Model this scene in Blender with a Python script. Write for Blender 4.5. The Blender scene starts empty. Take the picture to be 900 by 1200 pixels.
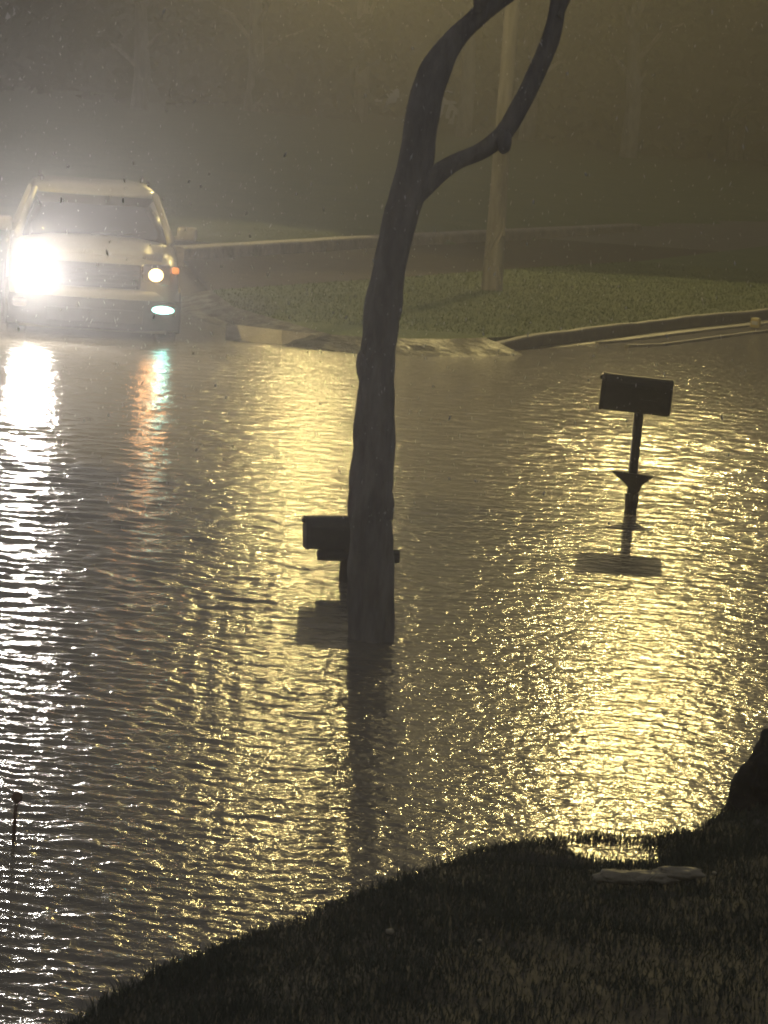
import bpy, bmesh, math, random
import numpy as np
from mathutils import Vector, Matrix, noise

random.seed(7)
rng = np.random.default_rng(7)
S = bpy.context.scene
COL = S.collection
R = math.radians

# ------------------------------------------------------------------ camera
CAM_H, FPX = 3.2, 4000.0
PITCH, ROLL = math.atan(511 / 4000.0), R(4.0)
F = Vector((0, math.cos(PITCH), -math.sin(PITCH)))
R0 = Vector((1, 0, 0))
U0 = Vector((0, math.sin(PITCH), math.cos(PITCH)))
RI = R0 * math.cos(ROLL) + U0 * math.sin(ROLL)
UP = U0 * math.cos(ROLL) - R0 * math.sin(ROLL)
CP = Vector((0, 0, CAM_H))
cd = bpy.data.cameras.new('camera')
cam = bpy.data.objects.new('camera', cd)
COL.objects.link(cam)
cam.matrix_world = Matrix(((RI.x, UP.x, -F.x, CP.x), (RI.y, UP.y, -F.y, CP.y), (RI.z, UP.z, -F.z, CP.z), (0, 0, 0, 1)))
cd.sensor_fit = 'VERTICAL'
cd.sensor_height = 24
cd.lens = FPX / 1200 * 24
cd.clip_start = 0.1
cd.clip_end = 2000
S.camera = cam


def G(px, py, z=0.0):
    """point of the level z seen at pixel (px, py) of the 900 x 1200 photograph"""
    d = F * FPX + RI * (px - 450) - UP * (py - 600)
    t = (z - CP.z) / d.z
    return CP + d * t


# ------------------------------------------------------------------ world, exposure, light strengths
W = bpy.data.worlds.new("World")
S.world = W
W.use_nodes = True
nt = W.node_tree
bgn = nt.nodes['Background']
tc = nt.nodes.new('ShaderNodeTexCoord')
wn = nt.nodes.new('ShaderNodeTexNoise')
wn.inputs['Scale'].default_value = 2.2
wn.inputs['Detail'].default_value = 5
wr = nt.nodes.new('ShaderNodeValToRGB')
wr.color_ramp.elements[0].position = 0.3
wr.color_ramp.elements[0].color = (0.80, 0.78, 0.76, 1)
wr.color_ramp.elements[1].position = 0.75
wr.color_ramp.elements[1].color = (1.0, 0.97, 0.94, 1)
nt.links.new(tc.outputs['Generated'], wn.inputs['Vector'])
nt.links.new(wn.outputs['Fac'], wr.inputs['Fac'])
nt.links.new(wr.outputs['Color'], bgn.inputs['Color'])
bgn.inputs['Strength'].default_value = 0.09      # low cloud lit by the town at night

S.view_settings.view_transform = 'Standard'
S.view_settings.look = 'None'
S.view_settings.gamma = 1
S.view_settings.use_curve_mapping = False
S.view_settings.exposure = 0.38
S.cycles.use_denoising = True
S.cycles.denoiser = 'OPENIMAGEDENOISE'
S.cycles.denoising_input_passes = 'RGB_ALBEDO_NORMAL'
S.cycles.denoising_prefilter = 'ACCURATE'
S.cycles.volume_bounces = 1
S.cycles.max_bounces = 6
S.cycles.sample_clamp_direct = 0
S.cycles.sample_clamp_indirect = 4
S.cycles.use_light_tree = True
S.cycles.pixel_filter_type = 'BLACKMAN_HARRIS'
S.cycles.filter_width = 2.0

P_HEAD_L = 560.0      # headlamp aimed at the camera
P_HEAD_R = 8.0
P_FOG = 3.0
P_STREET_A = 6000.0
P_STREET_B = 1300.0
P_STREET_C = 2300.0
HAZE_DENS, HAZE_G = 0.0060, 0.89


# ------------------------------------------------------------------ helpers
def tag(o, label=None, cat=None, group=None, kind=None):
    if label: o['label'] = label
    if cat: o['category'] = cat
    if group: o['group'] = group
    if kind: o['kind'] = kind
    return o


def empty(name, loc=(0, 0, 0), rz=0.0):
    o = bpy.data.objects.new(name, None)
    COL.objects.link(o)
    o.location = loc
    o.rotation_euler = (0, 0, rz)
    o.empty_display_size = 0.3
    return o


def link(name, me, mat, parent=None, smooth=False):
    if mat is not None:
        me.materials.append(mat)
    o = bpy.data.objects.new(name, me)
    COL.objects.link(o)
    if parent is not None:
        o.parent = parent
    if smooth:
        for p in me.polygons:
            p.use_smooth = True
    return o


def obj(name, bm, mat, parent=None, smooth=False):
    bmesh.ops.recalc_face_normals(bm, faces=bm.faces)
    me = bpy.data.meshes.new(name)
    bm.to_mesh(me)
    bm.free()
    return link(name, me, mat, parent, smooth)


def pyobj(name, verts, faces, mat, parent=None, smooth=False):
    me = bpy.data.meshes.new(name)
    me.from_pydata([tuple(v) for v in verts], [], faces)
    me.update()
    return link(name, me, mat, parent, smooth)


def npobj(name, V, Q, mat, parent=None, smooth=False):
    """fast mesh from numpy arrays; Q is (n, k) faces"""
    me = bpy.data.meshes.new(name)
    n, k = Q.shape
    me.vertices.add(len(V))
    me.vertices.foreach_set('co', V.astype(np.float32).ravel())
    me.loops.add(n * k)
    me.loops.foreach_set('vertex_index', Q.astype(np.int32).ravel())
    me.polygons.add(n)
    me.polygons.foreach_set('loop_start', np.arange(0, n * k, k, dtype=np.int32))
    me.polygons.foreach_set('loop_total', np.full(n, k, dtype=np.int32))
    if smooth:
        me.polygons.foreach_set('use_smooth', np.ones(n, dtype=bool))
    me.update(calc_edges=True)
    me.validate()
    return link(name, me, mat, parent)


def box(bm, c, s, bevel=0.0, rot=None, seg=2):
    r = bmesh.ops.create_cube(bm, size=1)
    vs = r['verts']
    bmesh.ops.scale(bm, vec=s, verts=vs)
    if bevel > 0:
        es = list({e for v in vs for e in v.link_edges})
        rb = bmesh.ops.bevel(bm, geom=es, offset=bevel, segments=seg, profile=0.5, affect='EDGES')
        vs = list({v for f in rb['faces'] for v in f.verts} | {v for v in vs if v.is_valid})
    if rot is not None:
        bmesh.ops.rotate(bm, verts=vs, cent=(0, 0, 0), matrix=rot)
    bmesh.ops.translate(bm, vec=c, verts=vs)
    return vs


def tube(bm, pts, rads, n=12, cap=True, jit=0.0, seed=0):
    rings = []
    pts = [Vector(p) for p in pts]
    m = len(pts)
    ref = Vector((0, 1, 0.01))
    for i, p in enumerate(pts):
        t = (pts[min(i + 1, m - 1)] - pts[max(i - 1, 0)]).normalized()
        a = t.cross(ref)
        if a.length < 1e-3:
            a = t.cross(Vector((1, 0, 0)))
        a.normalize()
        b = t.cross(a).normalized()
        ring = []
        for k in range(n):
            th = 2 * math.pi * k / n
            r = rads[i]
            if jit:
                r *= 1 + jit * noise.noise(Vector((math.cos(th) * 1.7 + seed, math.sin(th) * 1.7, p.z * 2.2 + p.x))) + jit * 0.45 * noise.noise(Vector((math.cos(th) * 5 + seed, math.sin(th) * 5, p.z * 6)))
            ring.append(bm.verts.new(p + (a * math.cos(th) + b * math.sin(th)) * r))
        rings.append(ring)
    for i in range(m - 1):
        for k in range(n):
            bm.faces.new((rings[i][k], rings[i][(k + 1) % n], rings[i + 1][(k + 1) % n], rings[i + 1][k]))
    if cap:
        bm.faces.new(rings[0])
        bm.faces.new(rings[-1][::-1])
    return rings


def smooth_path(pts, sub=5):
    """Catmull-Rom through (x, y, z, r) rows"""
    P = [np.array(p, float) for p in pts]
    P = [2 * P[0] - P[1]] + P + [2 * P[-1] - P[-2]]
    out = []
    for i in range(1, len(P) - 2):
        for k in range(sub):
            t = k / sub
            out.append(0.5 * (2 * P[i] + (P[i + 1] - P[i - 1]) * t + (2 * P[i - 1] - 5 * P[i] + 4 * P[i + 1] - P[i + 2]) * t * t
                              + (-P[i - 1] + 3 * P[i] - 3 * P[i + 1] + P[i + 2]) * t ** 3))
    out.append(P[-2])
    return out


def mat(name, col, rough=0.6, metal=0.0, col2=None, scale=8.0, bump=0.0, bscale=None, spec=0.5, detail=6, ior=1.45, stretch=None, coat=0.0, rough2=None, trans=0.0):
    m = bpy.data.materials.new(name)
    m.use_nodes = True
    t = m.node_tree
    b = t.nodes['Principled BSDF']
    b.inputs['Base Color'].default_value = (*col, 1)
    b.inputs['Roughness'].default_value = rough
    b.inputs['Metallic'].default_value = metal
    b.inputs['Specular IOR Level'].default_value = spec
    b.inputs['IOR'].default_value = ior
    b.inputs['Coat Weight'].default_value = coat
    b.inputs['Transmission Weight'].default_value = trans
    c = t.nodes.new('ShaderNodeTexCoord')
    mp = t.nodes.new('ShaderNodeMapping')
    t.links.new(c.outputs['Object'], mp.inputs['Vector'])
    if stretch:
        mp.inputs['Scale'].default_value = stretch
    if col2 is not None:
        n = t.nodes.new('ShaderNodeTexNoise')
        n.inputs['Scale'].default_value = scale
        n.inputs['Detail'].default_value = detail
        n.inputs['Roughness'].default_value = 0.65
        r = t.nodes.new('ShaderNodeValToRGB')
        r.color_ramp.elements[0].position = 0.35
        r.color_ramp.elements[0].color = (*col, 1)
        r.color_ramp.elements[1].position = 0.65
        r.color_ramp.elements[1].color = (*col2, 1)
        t.links.new(mp.outputs['Vector'], n.inputs['Vector'])
        t.links.new(n.outputs['Fac'], r.inputs['Fac'])
        t.links.new(r.outputs['Color'], b.inputs['Base Color'])
        if rough2 is not None:
            mr = t.nodes.new('ShaderNodeMapRange')
            mr.inputs['From Min'].default_value = 0.35
            mr.inputs['From Max'].default_value = 0.65
            mr.inputs['To Min'].default_value = rough
            mr.inputs['To Max'].default_value = rough2
            t.links.new(n.outputs['Fac'], mr.inputs['Value'])
            t.links.new(mr.outputs['Result'], b.inputs['Roughness'])
    if bump > 0:
        n2 = t.nodes.new('ShaderNodeTexNoise')
        n2.inputs['Scale'].default_value = bscale or scale * 3
        n2.inputs['Detail'].default_value = 5
        bp = t.nodes.new('ShaderNodeBump')
        bp.inputs['Strength'].default_value = 1.0
        bp.inputs['Distance'].default_value = bump
        t.links.new(mp.outputs['Vector'], n2.inputs['Vector'])
        t.links.new(n2.outputs['Fac'], bp.inputs['Height'])
        t.links.new(bp.outputs['Normal'], b.inputs['Normal'])
    return m


def emit(name, col, strength):
    m = bpy.data.materials.new(name)
    m.use_nodes = True
    b = m.node_tree.nodes['Principled BSDF']
    b.inputs['Base Color'].default_value = (*col, 1)
    b.inputs['Emission Color'].default_value = (*col, 1)
    b.inputs['Emission Strength'].default_value = strength
    return m


M = dict(
    bark=mat('wet bark', (0.21, 0.195, 0.185), 0.8, col2=(0.38, 0.36, 0.345), scale=9, bump=0.05, bscale=14, stretch=(1, 1, 0.25)),
    leaf=mat('leaves', (0.03, 0.045, 0.018), 0.6, col2=(0.07, 0.09, 0.035), scale=3),
    farleaf=mat('dark leaves', (0.03, 0.04, 0.02), 0.7, col2=(0.06, 0.075, 0.035), scale=1.5),
    soil=mat('wet ground', (0.08, 0.075, 0.06), 0.7, col2=(0.12, 0.11, 0.09), scale=2, bump=0.02),
    lawn=mat('lawn turf', (0.055, 0.105, 0.028), 0.75, col2=(0.105, 0.145, 0.05), scale=1.1, bump=0.05, bscale=14, spec=0.2),
    grass=mat('wet grass', (0.09, 0.11, 0.08), 0.7, col2=(0.14, 0.155, 0.12), scale=5, spec=0.3),
    asphalt=mat('wet asphalt', (0.045, 0.042, 0.038), 0.35, col2=(0.065, 0.06, 0.052), scale=3, bump=0.006, bscale=40, rough2=0.6),
    rough_asphalt=mat('coarse asphalt', (0.045, 0.040, 0.034), 0.9, col2=(0.075, 0.065, 0.055), scale=3, bump=0.02, bscale=30, spec=0.15),
    concrete=mat('wet concrete', (0.13, 0.115, 0.09), 0.3, col2=(0.38, 0.34, 0.27), scale=2.5, bump=0.03, bscale=9, rough2=0.6),
    wood=mat('weathered pole wood', (0.10, 0.09, 0.075), 0.8, col2=(0.40, 0.37, 0.32), scale=4, bump=0.015, bscale=18, stretch=(1, 1, 0.15)),
    darkwood=mat('dark wet wood', (0.035, 0.028, 0.02), 0.7, col2=(0.06, 0.05, 0.035), scale=12, bump=0.004, bscale=30),
    boxmetal=mat('dark mailbox metal', (0.022, 0.02, 0.018), 0.5, 0.0, col2=(0.04, 0.036, 0.032), scale=14, bump=0.002, bscale=30),
    paint=mat('beige car paint', (0.36, 0.34, 0.29), 0.35, 0.2, col2=(0.30, 0.285, 0.25), scale=4, coat=0.6),
    blackplastic=mat('black plastic', (0.03, 0.03, 0.03), 0.5, col2=(0.045, 0.045, 0.045), scale=20),
    glass=mat('dark window glass', (0.012, 0.013, 0.014), 0.06, col2=(0.018, 0.018, 0.018), scale=2, coat=1.0),
    chrome=mat('chrome trim', (0.6, 0.6, 0.58), 0.2, 1.0, col2=(0.5, 0.5, 0.48), scale=6),
    tyre=mat('tyre rubber', (0.02, 0.02, 0.02), 0.8, col2=(0.03, 0.03, 0.028), scale=10),
    galv=mat('galvanised steel', (0.35, 0.35, 0.34), 0.45, 0.8, col2=(0.28, 0.28, 0.27), scale=8),
    stone=mat('wet limestone', (0.28, 0.25, 0.19), 0.5, col2=(0.48, 0.44, 0.34), scale=6, bump=0.03, bscale=9),
    darkrock=mat('dark wet rock', (0.025, 0.023, 0.02), 0.7, col2=(0.05, 0.045, 0.038), scale=6, bump=0.02, bscale=14),
    kerbstone=mat('stained kerb stone', (0.07, 0.062, 0.05), 0.4, col2=(0.20, 0.18, 0.14), scale=3.5, bump=0.012, bscale=11, rough2=0.65),
    pale_concrete=mat('pale wet concrete', (0.30, 0.27, 0.21), 0.35, col2=(0.50, 0.46, 0.37), scale=1.8, bump=0.02, bscale=8, rough2=0.6),
    mud=mat('muddy turf', (0.03, 0.03, 0.02), 0.7, col2=(0.065, 0.065, 0.04), scale=3.5, bump=0.03, bscale=12, rough2=0.35),
    yellow=mat('faded yellow paint', (0.60, 0.48, 0.15), 0.5, col2=(0.5, 0.42, 0.2), scale=9),
    amber=mat('amber reflector', (0.75, 0.22, 0.03), 0.2, col2=(0.7, 0.2, 0.03), scale=5),
    plate=mat('number plate', (0.6, 0.6, 0.58), 0.35, col2=(0.5, 0.5, 0.5), scale=9),
    wire=mat('black cable', (0.02, 0.02, 0.02), 0.6, col2=(0.03, 0.03, 0.03), scale=9),
    orange=mat('faded marker plastic', (0.18, 0.11, 0.07), 0.5, col2=(0.26, 0.15, 0.09), scale=9),
)

# ------------------------------------------------------------------ ground
def grid(name, xs, ys, hf, m, smooth=True):
    X, Y = np.meshgrid(xs, ys)
    Z = hf(X, Y)
    V = np.stack([X, Y, Z], -1).reshape(-1, 3)
    nx, ny = len(xs), len(ys)
    i = np.arange(ny - 1)[:, None] * nx + np.arange(nx - 1)[None, :]
    Q = np.stack([i, i + 1, i + nx + 1, i + nx], -1).reshape(-1, 4)
    return npobj(name, V, Q, m, smooth=smooth)


def sstep(a, b, x):
    t = np.clip((x - a) / (b - a), 0, 1)
    return t * t * (3 - 2 * t)


gx = np.concatenate([np.linspace(-500, -40, 12), np.linspace(-36, 36, 37), np.linspace(40, 500, 12)])
gy = np.concatenate([np.linspace(-60, 0, 7), np.linspace(2, 100, 50), np.linspace(110, 900, 18)])
tag(grid('ground', gx, gy, lambda X, Y: -0.45 + 0.5 * sstep(56, 66, Y) + 0.012 * np.clip(Y - 66, 0, 60), M['soil']), kind='structure')

# ------------------------------------------------------------------ flood water
def wave_field(X, Y, res):
    r = np.random.default_rng(3)
    Z = np.zeros_like(X)
    n = 90
    lam = np.exp(r.uniform(math.log(0.06), math.log(0.8), n))
    th = r.normal(0, 0.55, n) + math.radians(8)          # mostly running towards the near bank
    ph = r.uniform(0, 2 * math.pi, n)
    slope = 0.0140 * np.exp(-0.5 * ((np.log(lam) - math.log(0.16)) / 0.65) ** 2)
    gust = np.ones_like(X)
    for k in range(5):
        a = r.uniform(0, 6.3); w = r.uniform(0.35, 1.1)
        gust += 0.25 * np.sin(w * (X * 1.2 * math.cos(a) + Y * 0.7 * math.sin(a)) + r.uniform(0, 6.3))
    for l, t, p, s in zip(lam, th, ph, slope):
        k = 2 * math.pi / l
        fade = np.clip((l / res - 2.5) / 3.0, 0, 1)
        if l > 0.42:
            fade = fade * (0.45 + 0.5 * sstep(15, 31, Y))
        elif l > 0.16:
            fade = fade * (0.5 + 2.1 * sstep(15, 31, Y))
        q = k * (X * math.sin(t) + Y * math.cos(t)) + p
        Z += fade * s / k * (np.sin(q) + 0.2 * np.sin(2 * q))
    return Z * np.clip(gust, 0.35, 1.8) * WAVE


WAVE = 1.0
nr, nc = 1500, 900
inv = np.linspace(1 / 8.5, 1 / 75.0, nr)
D = (1 / inv)[:, None]
T = np.linspace(-1, 1, nc)[None, :]
X = T * (3.2 + 0.15 * D)
Y = D + 0 * X
dY = np.gradient(D[:, 0])[:, None] + 0 * X
dX = (2 * (3.2 + 0.15 * D) / nc) + 0 * X
Z = wave_field(X, Y, np.maximum(dX, dY))
V = np.stack([X, Y, Z], -1).reshape(-1, 3)
i = np.arange(nr - 1)[:, None] * nc + np.arange(nc - 1)[None, :]
Q = np.stack([i, i + nc, i + nc + 1, i + 1], -1).reshape(-1, 4)[:, ::-1]
wm = bpy.data.materials.new('muddy flood water')
wm.use_nodes = True
t = wm.node_tree
b = t.nodes['Principled BSDF']
b.inputs['Base Color'].default_value = (0.25, 0.225, 0.185, 1)
b.inputs['Roughness'].default_value = 0.12
b.inputs['IOR'].default_value = 1.33
c = t.nodes.new('ShaderNodeTexCoord')
prev = None
for sc_, dist, det in ((4.5, 0.010, 2), (13.0, 0.010, 3), (38.0, 0.002, 2)):
    n = t.nodes.new('ShaderNodeTexNoise')
    n.inputs['Scale'].default_value = sc_
    n.inputs['Detail'].default_value = det
    n.inputs['Distortion'].default_value = 0.4
    bp = t.nodes.new('ShaderNodeBump')
    bp.inputs['Distance'].default_value = dist
    bp.inputs['Strength'].default_value = 1.0
    t.links.new(c.outputs['Object'], n.inputs['Vector'])
    t.links.new(n.outputs['Fac'], bp.inputs['Height'])
    if prev is not None:
        t.links.new(prev.outputs['Normal'], bp.inputs['Normal'])
    prev = bp
t.links.new(prev.outputs['Normal'], b.inputs['Normal'])
tag(npobj('water', V, Q, wm, smooth=True), kind='structure')

# ------------------------------------------------------------------ far lawn, kerbs, cross road
def slab(name, outline, z, depth, m, parent=None):
    """outline: list of (x, y); flat top at z, sides down by depth"""
    n = len(outline)
    bm = bmesh.new()
    top = [bm.verts.new((p[0], p[1], z)) for p in outline]
    bot = [bm.verts.new((p[0], p[1], z - depth)) for p in outline]
    bm.faces.new(top)
    for k in range(n):
        bm.faces.new((top[k], bot[k], bot[(k + 1) % n], top[(k + 1) % n]))
    bmesh.ops.triangulate(bm, faces=[f for f in bm.faces if len(f.verts) > 4])
    return obj(name, bm, m, parent)


def strip(name, pts, w0, w1, z, depth, m, bevel=0.03, zf=None):
    """kerb running along pts, from offset w0 to w1 on its left side, rounded upper edges"""
    pts = [Vector((p[0], p[1], 0)) for p in pts]
    bm = bmesh.new()
    secs = []
    prof = [(w0, -depth), (w0, -bevel), (w0 + bevel * 0.4, -bevel * 0.3), (w0 + bevel, 0), (w1 - bevel, 0), (w1, -bevel), (w1, -depth)]
    for k, p in enumerate(pts):
        d = (pts[min(k + 1, len(pts) - 1)] - pts[max(k - 1, 0)]).normalized()
        nrm = Vector((-d.y, d.x, 0))
        zz = z + (zf(k) if zf else 0)
        secs.append([bm.verts.new(p + nrm * a + Vector((0, 0, zz + c_))) for a, c_ in prof])
    for s0, s1 in zip(secs, secs[1:]):
        for k in range(len(prof) - 1):
            bm.faces.new((s0[k], s1[k], s1[k + 1], s0[k + 1]))
    bm.faces.new(secs[0]); bm.faces.new(secs[-1][::-1])
    return obj(name, bm, m)


def densify(pts, step=0.5, wob=0.03):
    out = []
    P = smooth_path([(p[0], p[1], 0, 0) for p in pts], 12)
    for k, p in enumerate(P):
        out.append((p[0] + wob * math.sin(k * 0.9), p[1] + wob * math.sin(k * 1.7)))
    return out


LZ = 0.15
front = [G(385, 392, LZ), G(440, 396, LZ), G(545, 397, LZ), G(640, 390, LZ), G(720, 381, LZ), G(800, 372, LZ), G(900, 362, LZ), G(1000, 348, LZ), G(1200, 322, LZ)]
fr = densify([(p.x, p.y) for p in front], wob=0.004)
back = [G(1200, 268, LZ), G(900, 288, LZ), G(750, 306, LZ), G(600, 315, LZ), G(470, 325, LZ), G(350, 333, LZ), G(248, 340, LZ)]
bk = [(p.x, p.y) for p in back]
left = [(-2.45, 45.5), (-2.1, 43.3)]
tag(slab('far_lawn', fr + bk + left, LZ, 0.6, M['lawn']), kind='structure')
kfr = [p for p in fr if p[0] > 0.75]
tag(strip('kerb', kfr, -0.13, 0.0, LZ + 0.02, 0.7, M['kerbstone'], zf=lambda k: -0.12 * max(0, 1 - k / 10) + 0.006 * math.sin(k * 0.37) + 0.003 * math.sin(k * 1.1)), kind='structure')
# muddy turf slipping under the flood where there is no kerb
mfr = [bk[-1]] + left + [p for p in fr if p[0] < 1.1]
bm = bmesh.new()
rows = []
for j in range(8):
    row = []
    for k, p in enumerate(mfr):
        p0, p1 = mfr[max(k - 1, 0)], mfr[min(k + 1, len(mfr) - 1)]
        d = Vector((p1[0] - p0[0], p1[1] - p0[1])).normalized()
        off = -0.01 + 0.12 * j + (0.05 * noise.noise(Vector((p[0] * 3, j, p[1]))) if j else 0)
        row.append(bm.verts.new((p[0] + d.y * off, p[1] - d.x * off, LZ + 0.004 - 0.034 * j + (0.02 * noise.noise(Vector((p[0] * 4, j * 0.8, p[1]))) if j else 0))))
    rows.append(row)
for r0, r1 in zip(rows, rows[1:]):
    for k in range(len(r0) - 1):
        bm.faces.new((r0[k], r1[k], r1[k + 1], r0[k + 1]))
tag(obj('verge_slope', bm, M['mud']), kind='structure')
# concrete driveway apron sloping into the flood beside the car
ap = [G(265, 400, -0.02), G(330, 406, -0.02), G(392, 409, -0.03), G(392, 393, 0.12), G(330, 387, 0.155), G(265, 379, 0.155)]
apb = bmesh.new()
tv = [apb.verts.new(p) for p in ap]
bv = [apb.verts.new(p - Vector((0, 0, 0.5))) for p in ap]
apb.faces.new(tv)
for k in range(6):
    apb.faces.new((tv[k], bv[k], bv[(k + 1) % 6], tv[(k + 1) % 6]))
bmesh.ops.triangulate(apb, faces=[f for f in apb.faces if len(f.verts) > 4])
tag(obj('driveway_apron', apb, M['pale_concrete']), kind='structure')
# pale strips drawn as wet reflections, asphalt above the flood by the right kerb
k0 = [p for p in fr if p[0] > 1.0]
for off, w_ in ((0.42, 0.05), (0.95, 0.05)):
    gp = [(p[0] + off * 0.88 * min(1, i_ / 18), p[1] - off * 0.46 * min(1, i_ / 18)) for i_, p in enumerate(k0)][14:]
    tag(strip('puddle_glint', gp, -0.02, w_ * 0.6, 0.030, 0.4, M['concrete'], bevel=0.01), kind='structure')
asp = [(p[0] + 0.08, p[1] - 0.04) for p in k0]
asp2 = [(p[0] + 0.3 + 0.9 * min(1, i_ / 40), p[1] - 0.2 - 0.6 * min(1, i_ / 40)) for i_, p in enumerate(k0)]
bm = bmesh.new()
A = [bm.verts.new((p[0], p[1], 0.022)) for p in asp]
B = [bm.verts.new((p[0], p[1], -0.06)) for p in asp2]
for k in range(len(A) - 1):
    bm.faces.new((A[k], B[k], B[k + 1], A[k + 1]))
tag(obj('road_edge', bm, M['asphalt']), kind='structure')
# cross road behind the lawn and its raised pale far kerb
RZ = 0.10
fk = [G(215, 290, 0.3), G(330, 284, 0.3), G(470, 276, 0.3), G(600, 270, 0.3), G(752, 263, 0.3)]
fkp = densify([(p.x, p.y) for p in fk], wob=0.02)
far_ext = fkp + [(fkp[-1][0] + 4, fkp[-1][1] + 10), (26, 118)]
road2 = [(bk[0][0], bk[0][1])] + bk[1:] + [(-3.4, 56.0)] + far_ext
tag(slab('cross_road', [(p[0], p[1]) for p in road2], RZ, 0.6, M['rough_asphalt']), kind='structure')
tag(strip('far_kerb', fkp, -0.02, 0.35, 0.30, 0.6, M['concrete'], bevel=0.04), kind='structure')
# rising lawn behind the cross road
hx = np.linspace(-40, 60, 60)
hy = np.linspace(56, 130, 50)


def hl(X, Y):
    lim = np.interp(X, [p[0] for p in fkp], [p[1] for p in fkp]) + 0.3
    lim = np.where(X > fkp[-1][0], fkp[-1][1] + (X - fkp[-1][0]) * 2.0 + 0.3, lim)
    return np.where(Y < lim, -0.6, 0.27 + 0.02 * (Y - lim))


tag(grid('back_lawn', hx, hy, hl, M['lawn']), kind='structure')

# ------------------------------------------------------------------ near grass bank
edge_px = [(-120, 1300), (0, 1240), (80, 1203), (140, 1166), (200, 1138), (300, 1096), (370, 1068), (430, 1050), (500, 1022), (560, 1000), (640, 985), (700, 980),
           (760, 985), (820, 975), (850, 950), (868, 925), (888, 885), (920, 850), (1000, 800), (1150, 760)]
edge = [G(px, py, 0) for px, py in edge_px]
ex = np.array([p.x for p in edge]); ey = np.array([p.y for p in edge])
o_ = np.argsort(ex)
ex, ey = ex[o_], ey[o_]


def bank_h(X, Y):
    lim = np.interp(X, ex, ey)
    d = lim - Y
    n = 0.012 * np.sin(X * 5.1 + 1.3 * np.sin(Y * 3)) + 0.004 * np.sin(Y * 7.3 + X * 2.1) + 0.004 * np.sin(X * 13 + Y * 11)
    h = np.where(d > 0, 0.085 * d - 0.006 * d * d, 0.25 * d) + n * np.clip(0.6 + d, 0.3, 1)
    # two shallow puddles in the bank
    for (qx, qy, rx, ry, dep) in PUD:
        q = ((X - qx) / rx) ** 2 + ((Y - qy) / ry) ** 2
        h = h - dep * np.exp(-q)
    return np.maximum(h, -0.44)


pa, pb = G(725, 1003, 0), G(640, 1018, 0)
PUD = [(pa.x, pa.y, 0.16, 0.14, 0.14), (pb.x, pb.y, 0.30, 0.10, 0.08)]
tag(grid('near_bank', np.linspace(-6, 8, 260), np.linspace(1.5, 17.5, 300), bank_h, M['soil']), kind='structure')


def Gb(px_, py_):
    """point of the near bank's surface seen at the pixel"""
    z = 0.05
    for _ in range(8):
        q = G(px_, py_, z)
        z = float(bank_h(np.array([q.x]), np.array([q.y]))[0])
    return Vector((q.x, q.y, z))


def blades(name, P, H, W_, m, lean=0.35, label=None):
    n = len(P)
    az = rng.uniform(0, 2 * math.pi, n)
    side = np.stack([np.cos(az), np.sin(az), 0 * az], -1) * W_[:, None]
    ln = rng.normal(0, lean, (n, 2)) * H[:, None]
    mid = P + np.stack([ln[:, 0] * 0.35, ln[:, 1] * 0.35, H * 0.55], -1)
    tip = P + np.stack([ln[:, 0], ln[:, 1], H * 0.97], -1)
    V = np.stack([P - side, P + side, mid + side * 0.7, mid - side * 0.7, tip], 1).reshape(-1, 3)
    b0 = np.arange(n)[:, None] * 5
    Q1 = b0 + np.array([[0, 1, 2, 3]])
    Q2 = b0 + np.array([[3, 2, 4, 4]])
    # build tri for the tip as separate object-free polys: use triangles throughout
    T_ = np.concatenate([b0 + np.array([[0, 1, 2]]), b0 + np.array([[0, 2, 3]]), b0 + np.array([[3, 2, 4]])])
    return tag(npobj(name, V, T_, m), label, 'grass' if label else None, kind='stuff')


N = 190000
bx_ = rng.uniform(-3.4, 4.2, N)
lim = np.interp(bx_, ex, ey)
by_ = lim + 0.05 - 4.2 * rng.beta(0.9, 1.5, N)
bz_ = bank_h(bx_, by_)
dd = lim - by_
clump = np.array([0.5 + 0.9 * noise.noise(Vector((a_ * 2.6, b2_ * 1.6, 0))) + 0.4 * noise.noise(Vector((a_ * 8, b2_ * 5, 4))) for a_, b2_ in zip(bx_, by_)]).clip(0, 1)
keep = (bz_ > -0.045) & (rng.uniform(0, 1, N) < 0.7 + 0.3 * clump)
P = np.stack([bx_, by_, bz_ - 0.01], -1)[keep]
Hh = (rng.gamma(6, 0.0065, N) * (0.75 + 0.4 * clump))[keep]
blades('bank_grass', P, Hh, rng.uniform(0.0015, 0.0035, len(P)), M['grass'], label='dark wet grass covering the near bank below the flood')

# ------------------------------------------------------------------ far lawn grass, ragged along its kerb
N = 120000
px = rng.uniform(-2.9, 9, N); py = rng.uniform(41.5, 62, N)
poly = np.array(fr + bk + left)
ins = np.zeros(N, bool)
for (x0_, y0_), (x1_, y1_) in zip(poly, np.roll(poly, -1, 0)):
    c_ = ((y0_ > py) != (y1_ > py)) & (px < (x1_ - x0_) * (py - y0_) / (y1_ - y0_ + 1e-9) + x0_)
    ins ^= c_
px, py = px[ins], py[ins]
N = len(px)
P = np.stack([px, py, 0 * px + LZ - 0.01], -1)
blades('far_grass', P, rng.gamma(5, 0.0055, N), rng.uniform(0.004, 0.009, N), M['lawn'], label='short green grass on the verge behind the kerb')


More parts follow.
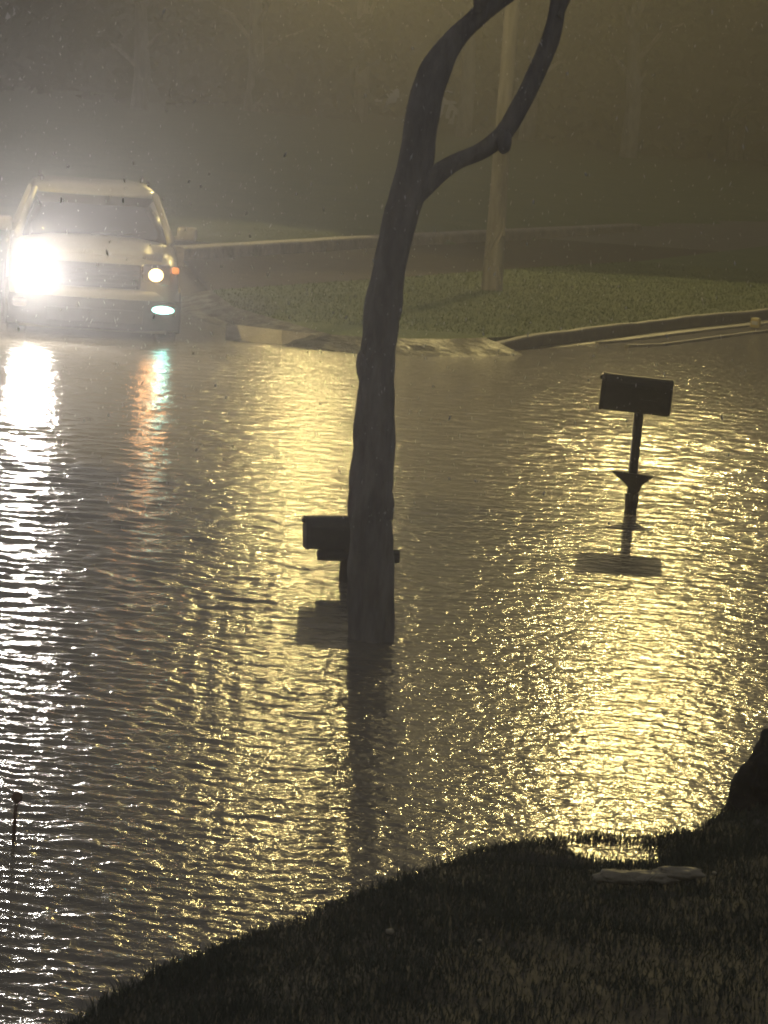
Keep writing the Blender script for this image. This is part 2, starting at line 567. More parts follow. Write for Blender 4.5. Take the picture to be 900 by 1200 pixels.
# ------------------------------------------------------------------ trees
def leaf_cloud(centres, rads, n, size):
    n_c = len(centres)
    idx = rng.integers(0, n_c, n)
    C = np.array(centres)[idx]; Rr = np.array(rads)[idx]
    v = rng.normal(0, 1, (n, 3)); v /= np.linalg.norm(v, axis=1)[:, None]
    rr = rng.uniform(0.35, 1.0, n) ** 0.6
    P = C + v * (Rr * rr)[:, None] * np.array([1, 1, 0.75])
    a = rng.normal(0, 1, (n, 3)); a /= np.linalg.norm(a, axis=1)[:, None]
    b_ = np.cross(a, rng.normal(0, 1, (n, 3))); b_ /= np.linalg.norm(b_, axis=1)[:, None]
    s = size * rng.uniform(0.6, 1.5, n)[:, None]
    V = np.stack([P - a * s, P + b_ * s * 0.5, P + a * s, P - b_ * s * 0.5], 1).reshape(-1, 3)
    Q_ = np.arange(n)[:, None] * 4 + np.array([[0, 1, 2, 3]])
    return V, Q_


# the leaning street tree standing in the flood: outline followed in its own plane
TY = G(433, 748, 0).y


def TP(px_, py_, dy=0.0):
    """point seen at the pixel in the vertical plane at the tree's distance"""
    d = F * FPX + RI * (px_ - 450) - UP * (py_ - 600)
    t_ = (TY + dy) / d.y
    q = CP + d * t_
    return q


tree = empty('street_tree', G(433, 748, -0.3))
tag(tree, 'dark leaning tree standing in the flood at the middle of the photo', 'tree')
S2 = 207.0


def limb(rows):
    out = []
    for (a, b_, w, dy) in rows:
        q = TP(a, b_, dy)
        out.append((q.x, q.y, q.z, w / 2 / S2))
    return out


bm = bmesh.new()
main = [(430, 800, 62, 0), (432, 748, 56, 0), (433, 700, 53, 0), (434, 640, 52, 0), (434, 590, 51, 0), (437, 540, 45, 0), (440, 480, 42, 0), (443, 430, 43, 0), (448, 380, 41, 0), (455, 330, 40, 0),
        (466, 275, 40, 0), (478, 225, 42, 0), (487, 180, 40, 0), (496, 130, 37, 0), (508, 88, 36, 0.05), (530, 50, 29, 0.1), (562, 18, 24, 0.15), (600, -12, 24, 0.2), (650, -60, 20, 0.3), (690, -130, 15, 0.4), (710, -220, 8, 0.5)]
path = smooth_path(limb(main), 9)
tube(bm, [p[:3] for p in path], [p[3] for p in path], 28, jit=0.30)
right = [(484, 228, 28, 0), (505, 208, 26, 0), (533, 190, 20, 0), (565, 176, 19, 0), (590, 155, 21, 0.03), (610, 122, 23, 0.05), (630, 82, 21, 0.08), (648, 38, 19, 0.1), (657, -10, 18, 0.1), (672, -70, 18, 0.1), (668, -150, 13, 0.1), (680, -240, 6, 0.1)]
path = smooth_path(limb(right))
tube(bm, [p[:3] for p in path], [p[3] for p in path], 12, jit=0.25, seed=4)
for kn in ((430, 428, 15), (444, 590, 18), (590, 166, 9), (470, 250, 14)):
    q = TP(kn[0], kn[1], -0.02)
    r_ = bmesh.ops.create_icosphere(bm, subdivisions=2, radius=kn[2] / S2)
    for v in r_['verts']:
        v.co *= 1 + 0.3 * noise.noise(v.co * 9)
        v.co.z *= 1.7
    bmesh.ops.translate(bm, vec=q, verts=r_['verts'])
twigs = [(655, 20, 690, -60), (690, -130, 740, -200), (560, 15, 540, -60), (540, -60, 520, -150)]
for (a, b_, c_, d_) in twigs:
    q0, q1 = TP(a, b_, 0.05), TP(c_, d_, 0.1 + rng.uniform(-0.3, 0.3))
    tube(bm, [q0, (q0 + q1) / 2 + Vector((0.02, 0.03, 0.03)), q1], [0.02, 0.014, 0.006], 6)
for v in bm.verts:
    v.co -= tree.location
tr = obj('trunk', bm, M['bark'], tree, smooth=True)
cc = [TP(x_, y_, dy) - tree.location for x_, y_, dy in ((690, -190, 0.3), (600, -260, 0), (520, -190, -0.4), (400, -230, 0.5), (330, -170, -0.6), (760, -260, 0.2), (480, -330, 0.2), (650, -360, 0.1))]
Vv, Qq = leaf_cloud([tuple(c_) for c_ in cc], [0.42, 0.6, 0.4, 0.5, 0.38, 0.5, 0.6, 0.6], 9000, 0.035)
npobj('crown', Vv, Qq, M['leaf'], tree)


def far_tree(x, y, z, h, cr, label, bare=False):
    e = empty('woodland_tree', (x, y, z))
    tag(e, label, 'tree', 'dark trees standing behind the far lawn')
    bm = bmesh.new()
    pts = [(0, 0, -0.5), (0.1, 0, h * 0.2), (-0.1, 0.1, h * 0.45), (0.1, 0, h * 0.75)]
    tube(bm, pts, [0.34, 0.27, 0.2, 0.08], 10, jit=0.2, seed=x)
    cs, rs = [], []
    for k in range(9):
        a = k * 2.4 + x
        zz = h * (0.30 + 0.62 * (k / 9))
        L = cr * (0.75 - 0.35 * k / 9)
        c1 = (L * math.cos(a), L * math.sin(a), zz + 0.4)
        cs.append(c1); rs.append(cr * rng.uniform(0.38, 0.55))
        tube(bm, [(0, 0, zz * 0.75), (c1[0] * 0.5, c1[1] * 0.5, zz), c1], [0.09, 0.06, 0.03], 6)
    cs.append((0, 0, h * 0.85)); rs.append(cr * 0.55)
    obj('trunk', bm, M['bark'], e, True)
    Vv, Qq = leaf_cloud(cs, rs, 2600, 0.20)
    npobj('crown', Vv, Qq, M['farleaf'], e)


TL = ['tall dark tree in the night haze directly behind the car roof', 'broad dark tree in the haze just right of the car', 'dark tree in the haze left of the forked trunk',
      'dark tree in the haze between the forked trunk and the utility pole', 'dark tree in the haze just right of the utility pole', 'dark tree in the haze above the right end of the pale far kerb',
      'dark tree in the haze near the right edge of the photo', 'furthest right dark tree in the haze at the photo edge']
for k, lb in enumerate(TL):
    xx = -9 + k * 3.4 + rng.uniform(-0.6, 0.6)
    yy = 116 + rng.uniform(-5, 9) + k * 1.2
    far_tree(xx, yy, 0.7, rng.uniform(9, 13), rng.uniform(2.2, 3.0), lb)

wc, wr_ = [], []
for k in range(620):
    wc.append((rng.uniform(-30, 42), rng.uniform(121, 142), rng.uniform(0.0, 19.0)))
    wr_.append(rng.uniform(1.6, 3.2))
Vv, Qq = leaf_cloud(wc, wr_, 130000, 0.42)
tag(npobj('woods', Vv, Qq, M['farleaf']), 'dark mass of woodland closing the view behind everything', 'woods', kind='stuff')

# ------------------------------------------------------------------ utility pole with street lamp arm
pb_ = G(576, 340, LZ)
pole = empty('utility_pole', (pb_.x, pb_.y, LZ))
tag(pole, 'weathered wooden utility pole on the grass verge behind the forked tree', 'utility pole')
bm = bmesh.new()
zs = [-0.3, 0.05, 0.5, 1.2, 2.2, 3.5, 5, 6.8, 9.4]
rs = [0.165, 0.16, 0.15, 0.13, 0.122, 0.115, 0.108, 0.102, 0.095]
tube(bm, [(0.0, 0, z) for z in zs], rs, 16, jit=0.06)
obj('shaft', bm, M['wood'], pole, True)
bm = bmesh.new()
for k in range(7):
    z = 0.25 + k * 0.12
    tube(bm, [(0.13 * math.cos(k), -0.14 - 0.01 * (k % 2), z - 0.15), (0.13 * math.cos(k + 1), -0.15, z + 0.12)], [0.02, 0.012], 6)
obj('bark_strip', bm, M['wood'], pole)
bm = bmesh.new()
box(bm, (0, -0.12, 8.9), (2.2, 0.1, 0.12), 0.01)
ca = obj('cross_arm', bm, M['darkwood'], pole)
for xx in (-0.95, -0.4, 0.4, 0.95):
    bm = bmesh.new()
    tube(bm, [(xx, -0.12, 8.96), (xx, -0.12, 9.02), (xx, -0.12, 9.06), (xx, -0.12, 9.12)], [0.02, 0.045, 0.03, 0.04], 10)
    obj('insulator', bm, M['plate'], ca, True)


def street_head(parent, arm_pts, hd, power, col, spot_dir, ang=124):
    bm = bmesh.new()
    tube(bm, arm_pts, [0.035] * len(arm_pts), 8)
    arm = obj('lamp_arm', bm, M['galv'], parent, True)
    bm = bmesh.new()
    e = Vector(hd)
    box(bm, e + Vector((0, 0, 0.09)), (0.62, 0.3, 0.14), 0.05)
    hdm = obj('lamp_head', bm, M['galv'], arm)
    bm = bmesh.new()
    bmesh.ops.create_uvsphere(bm, u_segments=16, v_segments=8, radius=1)
    bmesh.ops.scale(bm, vec=(0.22, 0.11, 0.09), verts=bm.verts)
    bmesh.ops.translate(bm, vec=e, verts=bm.verts)
    lens = obj('lamp_lens', bm, emit('sodium lamp glass', col, 10), arm, True)
    lens.visible_shadow = True
    ld = bpy.data.lights.new('sodium_light', 'SPOT')
    ld.energy = power
    ld.color = col
    ld.shadow_soft_size = 0.07
    ld.spot_size = R(ang)
    ld.spot_blend = 0.06
    lo_ = bpy.data.objects.new('sodium_light', ld)
    COL.objects.link(lo_)
    lo_.parent = parent
    lo_.location = e + Vector((0, -0.16, -0.2))
    lo_.rotation_euler = Vector(spot_dir).to_track_quat('-Z', 'Y').to_euler()
    return arm


SOD = (1.0, 0.77, 0.28)
# tall floodlight post just outside the frame on the right; its lamp makes the golden column on the water
post = empty('lamp_post', (8.6, 70, 0.3))
tag(post, 'tall steel lamp post standing furthest right behind the cross road', 'lamp post')
bm = bmesh.new()
tube(bm, [(0, 0, -0.5), (0, 0, 0.3), (0, 0, 6), (0, 0, 14.6)], [0.14, 0.12, 0.10, 0.07], 14)
obj('post', bm, M['galv'], post, True)
hx_ = 310 / 4000 * 70 - 8.6
street_head(post, [(0, 0, 14.3), (-0.8, 0, 14.75), (-1.8, 0, 14.85), (hx_ + 0.25, 0, 14.85)], (hx_, 0, 14.7), P_STREET_A, SOD, (0, -1, -0.60), 40)
for k, xx in enumerate((-0.95, -0.4, 0.4, 0.95)):
    bm = bmesh.new()
    a, b_ = Vector((pb_.x + xx, pb_.y - 0.12, 9.28)), Vector((pb_.x + xx + 42, pb_.y + 22, 8.0))
    pts = [a.lerp(b_, q / 14) - Vector((0, 0, 1.0 * 4 * (q / 14) * (1 - q / 14))) for q in range(15)]
    tube(bm, pts, [0.012] * 15, 5)
    o = obj('overhead_wire', bm, M['wire'])
    tag(o, ['leftmost overhead wire on the utility pole cross arm', 'overhead wire second from the left on the cross arm', 'overhead wire second from the right on the cross arm', 'rightmost overhead wire on the utility pole cross arm'][k], 'wire', 'overhead wires on the utility pole')

# second street lamp, beyond the trees to the left; its own steel post
lp = Vector((-9.0, 70, 0.35))
lamp2 = empty('street_lamp', lp)
tag(lamp2, 'far steel street lamp with a long mast arm, its post left of the car road', 'street lamp')
bm = bmesh.new()
tube(bm, [(0, 0, -0.5), (0, 0, 0.3), (0, 0, 3), (0, 0, 8.2)], [0.09, 0.075, 0.06, 0.05], 12)
obj('post', bm, M['galv'], lamp2, True)
hx2 = -100 / 4000 * 70 - lp.x
street_head(lamp2, [(0, 0, 7.9), (1.5, 0, 8.3), (4.0, 0, 8.45), (hx2 - 0.2, 0, 8.45)], (hx2, 0, 8.3), P_STREET_B, SOD, (0, -1, -0.49), 41)

# third street lamp, outside the frame to the left, on the car's side of the road
lamp3 = empty('street_lamp', (-10.6, 34.5, 0.0))
tag(lamp3, 'steel street lamp on the left side of the flooded road, in front of the car', 'street lamp')
bm = bmesh.new()
tube(bm, [(0, 0, -0.5), (0, 0, 0.3), (0, 0, 3), (0, 0, 7.2)], [0.09, 0.075, 0.06, 0.05], 12)
obj('post', bm, M['galv'], lamp3, True)
street_head(lamp3, [(0, 0, 7.0), (0.5, 0, 7.3), (1.2, 0, 7.4), (1.7, 0, 7.4)], (1.9, 0, 7.25), P_STREET_C, SOD, (0.9, 0.7, -1.6))

# ------------------------------------------------------------------ mailboxes
def mailbox(root, length, height, depth, zb, tilt=0.0, flag=True, x0=0.0):
    """tunnel-topped letter box, long axis across the view"""
    bm = bmesh.new()
    n = 12
    prof = [(-depth / 2, 0), (depth / 2, 0), (depth / 2, height - depth / 2)]
    for k in range(1, n):
        a = math.pi * k / n
        prof.append((depth / 2 * math.cos(a), height - depth / 2 + depth / 2 * math.sin(a)))
    prof.append((-depth / 2, height - depth / 2))
    sx = [-length / 2, -length / 2 + 0.006, -length / 2 + 0.022, -length / 6, length / 6, length / 2 - 0.022, length / 2 - 0.006, length / 2]
    sc_ = [0.90, 0.96, 1.0, 0.99, 1.0, 1.0, 0.96, 0.90]
    secs = []
    for x, s in zip(sx, sc_):
        secs.append([bm.verts.new((x, p[0] * s, height / 2 + (p[1] - height / 2) * s)) for p in prof])
    for s0, s1 in zip(secs, secs[1:]):
        for k in range(len(prof)):
            bm.faces.new((s0[k], s0[(k + 1) % len(prof)], s1[(k + 1) % len(prof)], s1[k]))
    bm.faces.new(secs[0]); bm.faces.new(secs[-1][::-1])
    rot = Matrix.Rotation(tilt, 4, 'Y')
    bm.transform(Matrix.Translation((x0, 0, zb)) @ rot)
    b = obj('box', bm, M['boxmetal'], root)
    bm = bmesh.new()
    pr = [(p[0] * 1.03, height / 2 + (p[1] - height / 2) * 1.03) for p in prof]
    s0 = [bm.verts.new((-length / 2 - 0.014, p[0], p[1])) for p in pr]
    s1 = [bm.verts.new((-length / 2 + 0.006, p[0], p[1])) for p in pr]
    for k in range(len(pr)):
        bm.faces.new((s0[k], s0[(k + 1) % len(pr)], s1[(k + 1) % len(pr)], s1[k]))
    bm.faces.new(s0); bm.faces.new(s1[::-1])
    box(bm, (-length / 2 - 0.022, 0, height * 0.86), (0.02, 0.03, 0.03), 0.004)
    bm.transform(Matrix.Translation((x0, 0, zb)) @ rot)
    obj('door', bm, M['boxmetal'], b)
    if flag:
        bm = bmesh.new()
        box(bm, (length * 0.2, -depth / 2 - 0.006, height * 0.35), (0.15, 0.006, 0.02))
        box(bm, (length * 0.2 + 0.06, -depth / 2 - 0.006, height * 0.38), (0.05, 0.006, 0.05))
        bm.transform(Matrix.Translation((x0, 0, zb)) @ rot)
        obj('flag', bm, M['boxmetal'], b)
    return b


mb = G(738, 602, 0)
m1 = empty('mailbox', (mb.x, mb.y, 0), R(-4))
tag(m1, 'dark tunnel-topped mailbox on a thin post standing alone in the golden glitter', 'mailbox')
bx1 = mailbox(m1, 0.53, 0.275, 0.17, 0.785, R(2.4), True, -0.02)
bm = bmesh.new(); tube(bm, [(0.0, 0, -0.4), (0.0, 0, 0.1), (0.0, 0, 0.3), (0.01, 0, 0.81)], [0.036] * 4, 10)
obj('post', bm, M['boxmetal'], m1, True)
bm = bmesh.new()
pf = [(-0.175, 0.275), (0.15, 0.255), (0.13, 0.235), (0.07, 0.19), (0.045, 0.13), (0.0, 0.09), (-0.03, 0.13), (-0.055, 0.175), (-0.165, 0.262)]
f0 = [bm.verts.new((p[0] + 0.012, -0.05, p[1])) for p in pf]
f1 = [bm.verts.new((p[0] + 0.012, 0.05, p[1])) for p in pf]
bm.faces.new(f0); bm.faces.new(f1[::-1])
for k in range(len(pf)):
    bm.faces.new((f0[k], f0[(k + 1) % len(pf)], f1[(k + 1) % len(pf)], f1[k]))
bmesh.ops.translate(bm, vec=(0, 0, 0.05), verts=bm.verts)
obj('bracket', bm, M['darkwood'], m1)
bm = bmesh.new()
tube(bm, [(0.0, 0, -0.4), (0.0, 0, 0.0), (0.0, 0, 0.04), (0.003, 0, 0.10), (0.0, 0, 0.16)], [0.05, 0.05, 0.045, 0.052, 0.05], 10, jit=0.3)
obj('sleeve', bm, M['darkwood'], m1)

mb2 = G(405, 682, 0)
m2 = empty('mailbox', (mb2.x, mb2.y, 0), R(10))
tag(m2, 'low dark mailbox with a paper tube half hidden behind the leaning tree trunk', 'mailbox')
mailbox(m2, 0.53, 0.20, 0.17, 0.225, R(-3.0), False, 0.0)
bm = bmesh.new(); tube(bm, [(0.0, 0, -0.4), (0.0, 0, 0.0), (0.0, 0, 0.24)], [0.045] * 3, 8)
obj('post', bm, M['darkwood'], m2)
bm = bmesh.new()
tube(bm, [(-0.19, 0, 0.175), (0.33, 0, 0.18)], [0.045, 0.045], 14)
obj('paper_tube', bm, M['boxmetal'], m2, True)

# ------------------------------------------------------------------ small things
sk = G(15, 985, 0)
st = empty('marker_stake', (sk.x, sk.y, 0))
tag(st, 'thin driveway marker stake with a round top in the white glare at lower left', 'marker')
bm = bmesh.new(); tube(bm, [(0, 0, -0.2), (0.003, 0, 0.1), (0.006, 0, 0.16)], [0.008, 0.008, 0.007], 8)
obj('rod', bm, M['orange'], st)
bm = bmesh.new(); bmesh.ops.create_uvsphere(bm, u_segments=14, v_segments=10, radius=0.024)
bmesh.ops.scale(bm, vec=(1, 0.5, 1), verts=bm.verts); bmesh.ops.translate(bm, vec=(0.007, 0, 0.18), verts=bm.verts)
obj('reflector', bm, M['orange'], st, True)


def rock(name, c, s, label, m, lobes=((0, 0, 0, 1),), seed=0, sub=4, cat='stone', zrot=0):
    bm = bmesh.new()
    for (lx, ly, lz, lr) in lobes:
        r_ = bmesh.ops.create_icosphere(bm, subdivisions=sub, radius=lr)
        for v in r_['verts']:
            d = v.co.normalized()
            v.co *= 1 + 0.28 * noise.noise(d * 1.8 + Vector((seed, lx, 0))) + 0.10 * noise.noise(d * 5 + Vector((seed, 3, lx))) + 0.04 * noise.noise(d * 13)
            v.co += Vector((lx, ly, lz))
    bmesh.ops.scale(bm, vec=s, verts=bm.verts)
    o = obj(name, bm, m, None, True)
    o.location = c
    o.rotation_euler = (0, 0, zrot)
    tag(o, label, cat)
    return o


rc = Gb(760, 1040) + Vector((0, 0, 0.045))
rock('flat_stone', rc, (0.215, 0.10, 0.055), 'long pale flat stone lying on the dark grass bank', M['stone'],
     lobes=((-0.5, 0, -0.15, 0.52), (0.0, 0, -0.1, 0.5), (0.55, 0.1, 0.25, 0.46)), seed=2, zrot=R(8))
rc = G(878, 903, 0.20)
rc.y -= 0.0
rock('pale_stone', rc, (0.035, 0.03, 0.022), 'small bright wet stone catching light against the black boulder', M['stone'], lobes=((0, 0, 0, 1), (1.1, 0, 0, 0.6)), seed=5)
for (x_, y_, s_, lb) in ((456, 1106, 0.016, 'tiny pale pebble alone in the dark grass at bottom centre'), (561, 1117, 0.009, 'tiny pale pebble right of centre near the bottom'),
                         (836, 1036, 0.010, 'tiny pale pebble just right of the long flat stone')):
    q = Gb(x_, y_)
    rock('sparkle', (q.x, q.y, q.z + 0.045), (s_, s_, s_ * 0.7), lb, M['stone'], seed=x_, sub=2)  # pale lumps standing in for sparkle spots in the grass

# dark boulder on the bank at the right edge
bc = G(915, 960, 0)
rock('boulder', (bc.x + 0.03, bc.y + 0.1, 0.06), (0.24, 0.26, 0.36), 'black rounded boulder at the right edge where the bank meets the water', M['darkrock'], seed=11, sub=5, cat='boulder')
# yellow kerb marker block by the right gutter
q = G(885, 384, 0.02)
yb = empty('kerb_marker', (q.x, q.y, 0.0), R(-20))
tag(yb, 'small yellow marker block beside the right hand kerb', 'marker')
bm = bmesh.new(); box(bm, (0, 0, 0.09), (0.13, 0.12, 0.14), 0.02)
obj('block', bm, M['yellow'], yb)
bm = bmesh.new(); box(bm, (0, -0.064, 0.09), (0.09, 0.01, 0.05), 0.002)
obj('reflector', bm, M['plate'], yb)

# ------------------------------------------------------------------ the car, nose towards the camera
car = empty('flooded_car', (-3.47, 39.0, -0.30), R(7))
tag(car, 'beige sport utility vehicle driving through the flood with headlights on', 'car')


def loft(secs, cap=True):
    bm = bmesh.new()
    vs = [[bm.verts.new(p) for p in s] for s in secs]
    n = len(vs[0])
    for a, b_ in zip(vs, vs[1:]):
        for k in range(n):
            bm.faces.new((a[k], a[(k + 1) % n], b_[(k + 1) % n], b_[k]))
    if cap:
        bm.faces.new(vs[0]); bm.faces.new(vs[-1][::-1])
    return bm


def body_sec(y, hw, zt, zb=0.38, crown=0.04):
    """closed cross-section of the lower body, upper corners rounded"""
    half = [(hw * 0.90, zb), (hw * 0.985, zb + 0.12), (hw, (zb + zt) / 2), (hw * 0.985, zt - 0.16), (hw * 0.93, zt - 0.05), (hw * 0.82, zt - 0.012), (hw * 0.5, zt + crown * 0.7), (0, zt + crown)]
    pts = [(x, y, z) for x, z in half]
    pts += [(-x, y, z) for x, z in reversed(half[:-1])]
    return pts


bs = [(-0.02, 0.80, 0.98), (0.03, 0.90, 1.13), (0.12, 0.945, 1.19), (0.5, 0.975, 1.25), (1.0, 0.985, 1.31), (1.30, 0.99, 1.36), (1.6, 0.99, 1.38), (3.2, 0.99, 1.38), (4.5, 0.97, 1.37), (4.72, 0.92, 1.25)]
bm = loft([body_sec(y, w, z) for y, w, z in bs])
bm.normal_update()
body = obj('body', bm, M['paint'], car, True)
# wheel arches: dark liners just proud of the body sides
for sx in (-1, 1):
    for yy in (0.92, 3.75):
        bm = bmesh.new()
        pts = [(sx * 0.992, yy + 0.46 * math.cos(a), 0.40 + 0.44 * math.sin(a)) for a in np.linspace(-0.1, math.pi + 0.1, 15)]
        tube(bm, pts, [0.035] * 15, 6)
        obj('wheel_arch', bm, M['blackplastic'], car, True)
# greenhouse
def cab_sec(z, yf, yr, hw):
    pts = []
    for sx in (1, -1):
        row = [(sx * hw * 0.0, yf - 0.06), (sx * hw * 0.6, yf - 0.03), (sx * hw * 0.93, yf + 0.05), (sx * hw, yf + 0.22), (sx * hw, (yf + yr) / 2), (sx * hw, yr - 0.15), (sx * hw * 0.9, yr)]
        if sx == 1:
            pts += [(x, y, z) for x, y in row]
        else:
            pts += [(x, y, z) for x, y in reversed(row[1:])]
    return pts


gl = [(1.34, 1.22, 4.45, 0.90), (1.55, 1.62, 4.38, 0.83), (1.84, 2.12, 4.25, 0.72)]
bm = loft([cab_sec(*g) for g in gl])
obj('cabin_glass', bm, M['glass'], car, True)
rf = [(1.835, 2.04, 4.32, 0.735), (1.87, 2.08, 4.30, 0.75), (1.93, 2.2, 4.2, 0.70), (1.965, 2.4, 4.0, 0.52)]
bm = loft([cab_sec(*g) for g in rf])
obj('roof', bm, M['paint'], car, True)
for sx in (-1, 1):
    bm = bmesh.new()
    tube(bm, [(sx * 0.90, 1.26, 1.35), (sx * 0.86, 1.46, 1.48), (sx * 0.80, 1.76, 1.66), (sx * 0.72, 2.12, 1.87)], [0.05, 0.042, 0.038, 0.04], 8)
    obj('front_pillar', bm, M['paint'], car, True)
    for yy, z0, z1, x0, x1 in ((2.72, 1.36, 1.86, 0.915, 0.745), (3.65, 1.36, 1.86, 0.915, 0.745), (4.35, 1.36, 1.84, 0.88, 0.70)):
        bm = bmesh.new()
        tube(bm, [(sx * x0, yy, z0), (sx * x1, yy - 0.06, z1)], [0.045, 0.035], 8)
        obj('side_pillar', bm, M['paint'], car, True)
    bm = bmesh.new()
    tube(bm, [(sx * 0.64, 2.25, 1.985), (sx * 0.64, 2.4, 2.01), (sx * 0.64, 4.0, 2.01), (sx * 0.64, 4.15, 1.96)], [0.018] * 4, 8)
    obj('roof_rail', bm, M['blackplastic'], car, True)
    # mirror
    bm = bmesh.new()
    box(bm, (sx * 1.09, 1.42, 1.47), (0.24, 0.12, 0.17), 0.045, seg=3)
    box(bm, (sx * 0.96, 1.44, 1.41), (0.12, 0.05, 0.05), 0.01)
    mr = obj('side_mirror', bm, M['paint'], car, True)
    bm = bmesh.new(); box(bm, (sx * 1.09, 1.484, 1.47), (0.19, 0.012, 0.13), 0.004)
    obj('mirror_glass', bm, M['chrome'], mr)
    # doors
    for y0, y1 in ((1.55, 2.66), (2.70, 3.62)):
        bm = bmesh.new()
        box(bm, (sx * 0.992, (y0 + y1) / 2, 0.93), (0.02, y1 - y0, 0.74), 0.008)
        dr = obj('door', bm, M['paint'], car)
        bm = bmesh.new(); box(bm, (sx * 1.01, y1 - 0.16, 1.20), (0.03, 0.18, 0.03), 0.01)
        obj('handle', bm, M['chrome'], dr)
# hood crease panel, shut line
bm = loft([[(x * s, y, z) for x, z in ((-0.80, zz), (-0.5, zz + 0.045), (0, zz + 0.06), (0.5, zz + 0.045), (0.80, zz), (0.78, zz - 0.02), (-0.78, zz - 0.02))] for y, s, zz in ((0.16, 0.93, 1.195), (0.5, 0.97, 1.255), (1.0, 1.0, 1.318), (1.22, 1.0, 1.35))])
obj('hood', bm, M['paint'], car, True)
for sx in (-1, 1):
    bm = bmesh.new()
    tube(bm, [(sx * 0.15 + 0.1, 1.12, 1.41), (sx * 0.15 + 0.45, 1.30, 1.47)], [0.012, 0.008], 6)
    obj('wiper', bm, M['blackplastic'], car)
# grille with bars
bm = bmesh.new(); box(bm, (0, -0.035, 1.015), (1.02, 0.06, 0.28), 0.02)
gr = obj('grille', bm, M['blackplastic'], car)
bm = bmesh.new()
for zz in (0.93, 0.98, 1.03, 1.08):
    box(bm, (0, -0.070, zz), (0.96, 0.018, 0.008))
obj('grille_bars', bm, M['chrome'], gr)
# bumper
bsx = []
for x in np.linspace(-0.97, 0.97, 15):
    yy = -0.13 + 0.24 * abs(x / 0.97) ** 3
    bsx.append([(x, yy + 0.10, 0.42), (x, yy + 0.0, 0.45), (x, yy - 0.02, 0.62), (x, yy - 0.02, 0.80), (x, yy + 0.03, 0.86), (x, yy + 0.14, 0.86)])
bp_ = obj('front_bumper', loft(bsx), M['paint'], car, True)
csx = []
for x in np.linspace(-0.98, 0.98, 15):
    yy = -0.13 + 0.24 * abs(x / 0.97) ** 3
    csx.append([(x, yy + 0.09, 0.39), (x, yy - 0.02, 0.42), (x, yy - 0.045, 0.60), (x, yy - 0.045, 0.74), (x, yy + 0.0, 0.77), (x, yy + 0.09, 0.77)])
obj('bumper_cladding', loft(csx), M['blackplastic'], bp_, True)
bm = bmesh.new(); box(bm, (0, -0.185, 0.56), (1.1, 0.02, 0.16), 0.009)
obj('air_intake', bm, M['blackplastic'], bp_)
for xx in (-0.28, -0.10, 0.04):
    bm = bmesh.new(); bmesh.ops.create_uvsphere(bm, u_segments=8, v_segments=6, radius=0.014)
    bmesh.ops.translate(bm, vec=(xx - 0.1, -0.205, 0.60 + 0.06 * (xx == -0.10)), verts=bm.verts)
    obj('bolt', bm, M['chrome'], bp_, True)


def lamp_unit(name, x, z, y, rx, rz, housing, ecol, estr, power, lcol, ang, blend, aim=None, rad=0.05):
    bm = bmesh.new(); box(bm, (x, y + 0.03, z), housing, 0.03, seg=3)
    h = obj(name, bm, M['chrome'], car, True)
    bm = bmesh.new(); bmesh.ops.create_uvsphere(bm, u_segments=24, v_segments=12, radius=1)
    bmesh.ops.scale(bm, vec=(rx, 0.03, rz), verts=bm.verts)
    yl = y + 0.03 - housing[1] / 2 - 0.008
    bmesh.ops.translate(bm, vec=(x, yl, z), verts=bm.verts)
    obj('lens', bm, emit(name + ' glow', ecol, estr), h, True)
    ld = bpy.data.lights.new(name + '_beam', 'SPOT')
    ld.energy = power; ld.color = lcol; ld.shadow_soft_size = rad
    ld.spot_size = R(ang); ld.spot_blend = blend
    lo_ = bpy.data.objects.new(name + '_beam', ld); COL.objects.link(lo_)
    lo_.parent = car
    lo_.location = (x, yl - 0.12 - rad, z)
    wd = Vector((0, 0, 2.2)) - (car.matrix_basis @ Vector(lo_.location)) if aim is None else Vector(aim)
    wd = Matrix.Rotation(-R(7), 3, 'Z') @ wd
    lo_.rotation_euler = wd.to_track_quat('-Z', 'Y').to_euler()
    return h


lamp_unit('headlight', -0.70, 1.06, 0.02, 0.135, 0.12, (0.34, 0.14, 0.26), (1.0, 0.90, 0.72), 18, P_HEAD_L, (1.0, 0.93, 0.84), 120, 1.0, rad=0.13)
lamp_unit('headlight', 0.68, 1.05, 0.02, 0.085, 0.075, (0.34, 0.14, 0.24), (1.0, 0.74, 0.34), 3.2, P_HEAD_R, (1.0, 0.42, 0.14), 120, 1.0, rad=0.08)
lamp_unit('fog_lamp', 0.78, 0.66, -0.045, 0.13, 0.045, (0.30, 0.14, 0.12), (0.42, 1.0, 0.86), 4, P_FOG, (0.35, 1.0, 0.85), 140, 1.0, rad=0.05)
bm = bmesh.new(); box(bm, (-0.78, 0.02, 0.66), (0.30, 0.14, 0.12), 0.03)
obj('fog_lamp', bm, M['chrome'], car, True)
for sx in (-1, 1):
    bm = bmesh.new(); box(bm, (sx * 0.905, 0.07, 1.11), (0.08, 0.16, 0.07), 0.02, Matrix.Rotation(-sx * 0.5, 3, 'Z') if False else None)
    obj('turn_signal', bm, emit('amber signal', (1.0, 0.32, 0.05), 0.5) if sx > 0 else M['amber'], car)
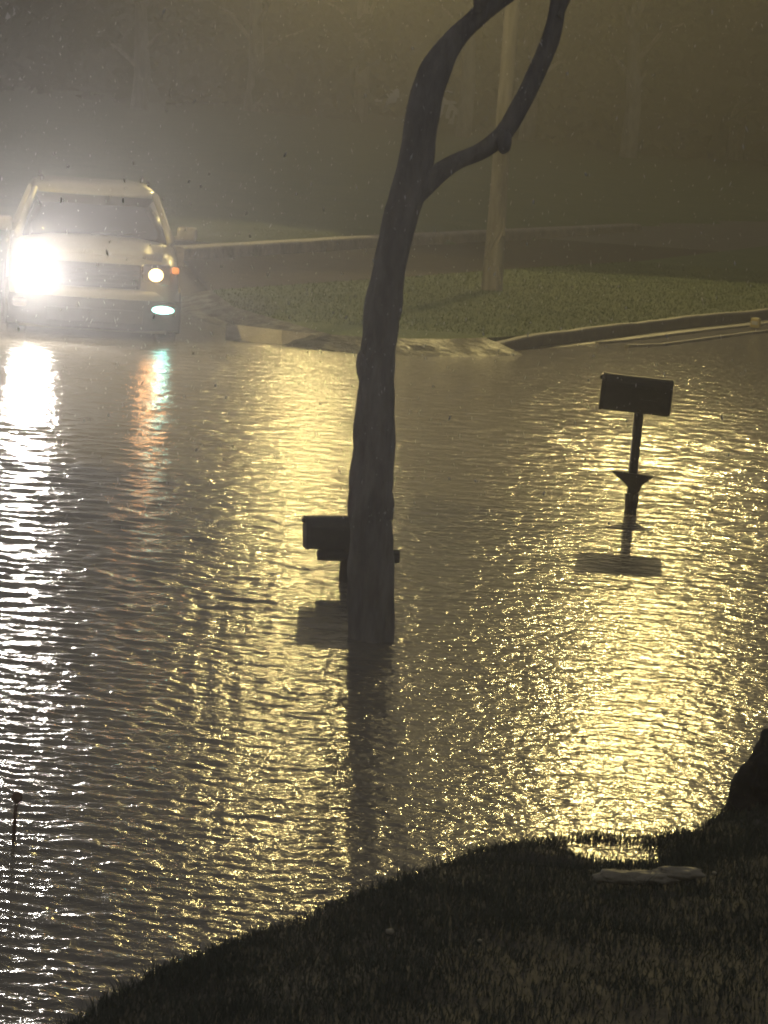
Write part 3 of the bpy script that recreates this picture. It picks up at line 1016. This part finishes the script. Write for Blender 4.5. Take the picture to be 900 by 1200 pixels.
for sx in (-1, 1):
    for yy in (0.92, 3.75):
        bm = bmesh.new()
        r_ = [(0.10, 0.25), (0.11, 0.34), (0.08, 0.385), (-0.08, 0.385), (-0.11, 0.34), (-0.10, 0.25)]
        tube(bm, [(sx * (0.87) + a, yy, 0.39) for a, _ in r_], [q for _, q in r_], 28)
        ty = obj('wheel', bm, M['tyre'], car, True)
        bm = bmesh.new(); tube(bm, [(sx * 0.90 + a, yy, 0.39) for a in (-0.05, 0.085)], [0.25, 0.23], 24)
        obj('rim', bm, M['galv'], ty, True)

# bow wave pushed up beside the car
# ------------------------------------------------------------------ rain: short bright streaks falling through the light
N = 5000
dist = rng.uniform(5, 30, N)
pxx = rng.uniform(-60, 960, N); pyy = rng.uniform(-250, 620, N)
Vr, Qr = [], []
for k in range(N):
    d = (F * FPX + RI * (pxx[k] - 450) - UP * (pyy[k] - 600)).normalized()
    p = CP + d * dist[k]
    L = rng.uniform(0.004, 0.012) * 1.2
    r_ = 0.0006 + 0.0014 * rng.uniform() ** 2
    ax = Vector((rng.uniform(-0.5, 0.5), rng.uniform(-0.3, 0.3), -1)).normalized()
    sd = ax.cross(Vector((0, 1, 0))).normalized() * r_
    s2 = ax.cross(sd).normalized() * r_
    b0 = len(Vr)
    Vr += [p - ax * L / 2, p + sd, p + s2, p - sd, p - s2, p + ax * L / 2]
    for a, b_ in ((1, 2), (2, 3), (3, 4), (4, 1)):
        Qr += [(b0, b0 + b_, b0 + a), (b0 + 5, b0 + a, b0 + b_)]
rm = bpy.data.materials.new('rain drops')
rm.use_nodes = True
t = rm.node_tree
tb = t.nodes.new('ShaderNodeBsdfTranslucent')
tb.inputs['Color'].default_value = (0.95, 0.95, 0.95, 1)
t.links.new(tb.outputs['BSDF'], t.nodes['Material Output'].inputs['Surface'])
rain = pyobj('rain', Vr, Qr, rm)
tag(rain, 'fine rain drops caught in the light', 'rain', kind='stuff')

# ------------------------------------------------------------------ haze
hz = bpy.data.materials.new('night haze')
hz.use_nodes = True
t = hz.node_tree
for n in list(t.nodes):
    t.nodes.remove(n)
out = t.nodes.new('ShaderNodeOutputMaterial')
pv = t.nodes.new('ShaderNodeVolumePrincipled')
pv.inputs['Color'].default_value = (0.87, 0.87, 0.93, 1)
pv.inputs['Density'].default_value = HAZE_DENS
pv.inputs['Anisotropy'].default_value = HAZE_G
t.links.new(pv.outputs['Volume'], out.inputs['Volume'])
hz.cycles.volume_sampling = 'MULTIPLE_IMPORTANCE'
bm = bmesh.new()
bmesh.ops.create_cube(bm, size=1)
bmesh.ops.scale(bm, vec=(1100, 1100, 22.0), verts=bm.verts)
bmesh.ops.translate(bm, vec=(0, 430, -1.6 + 11.0), verts=bm.verts)
haze = obj('haze', bm, hz)
tag(haze, kind='stuff')
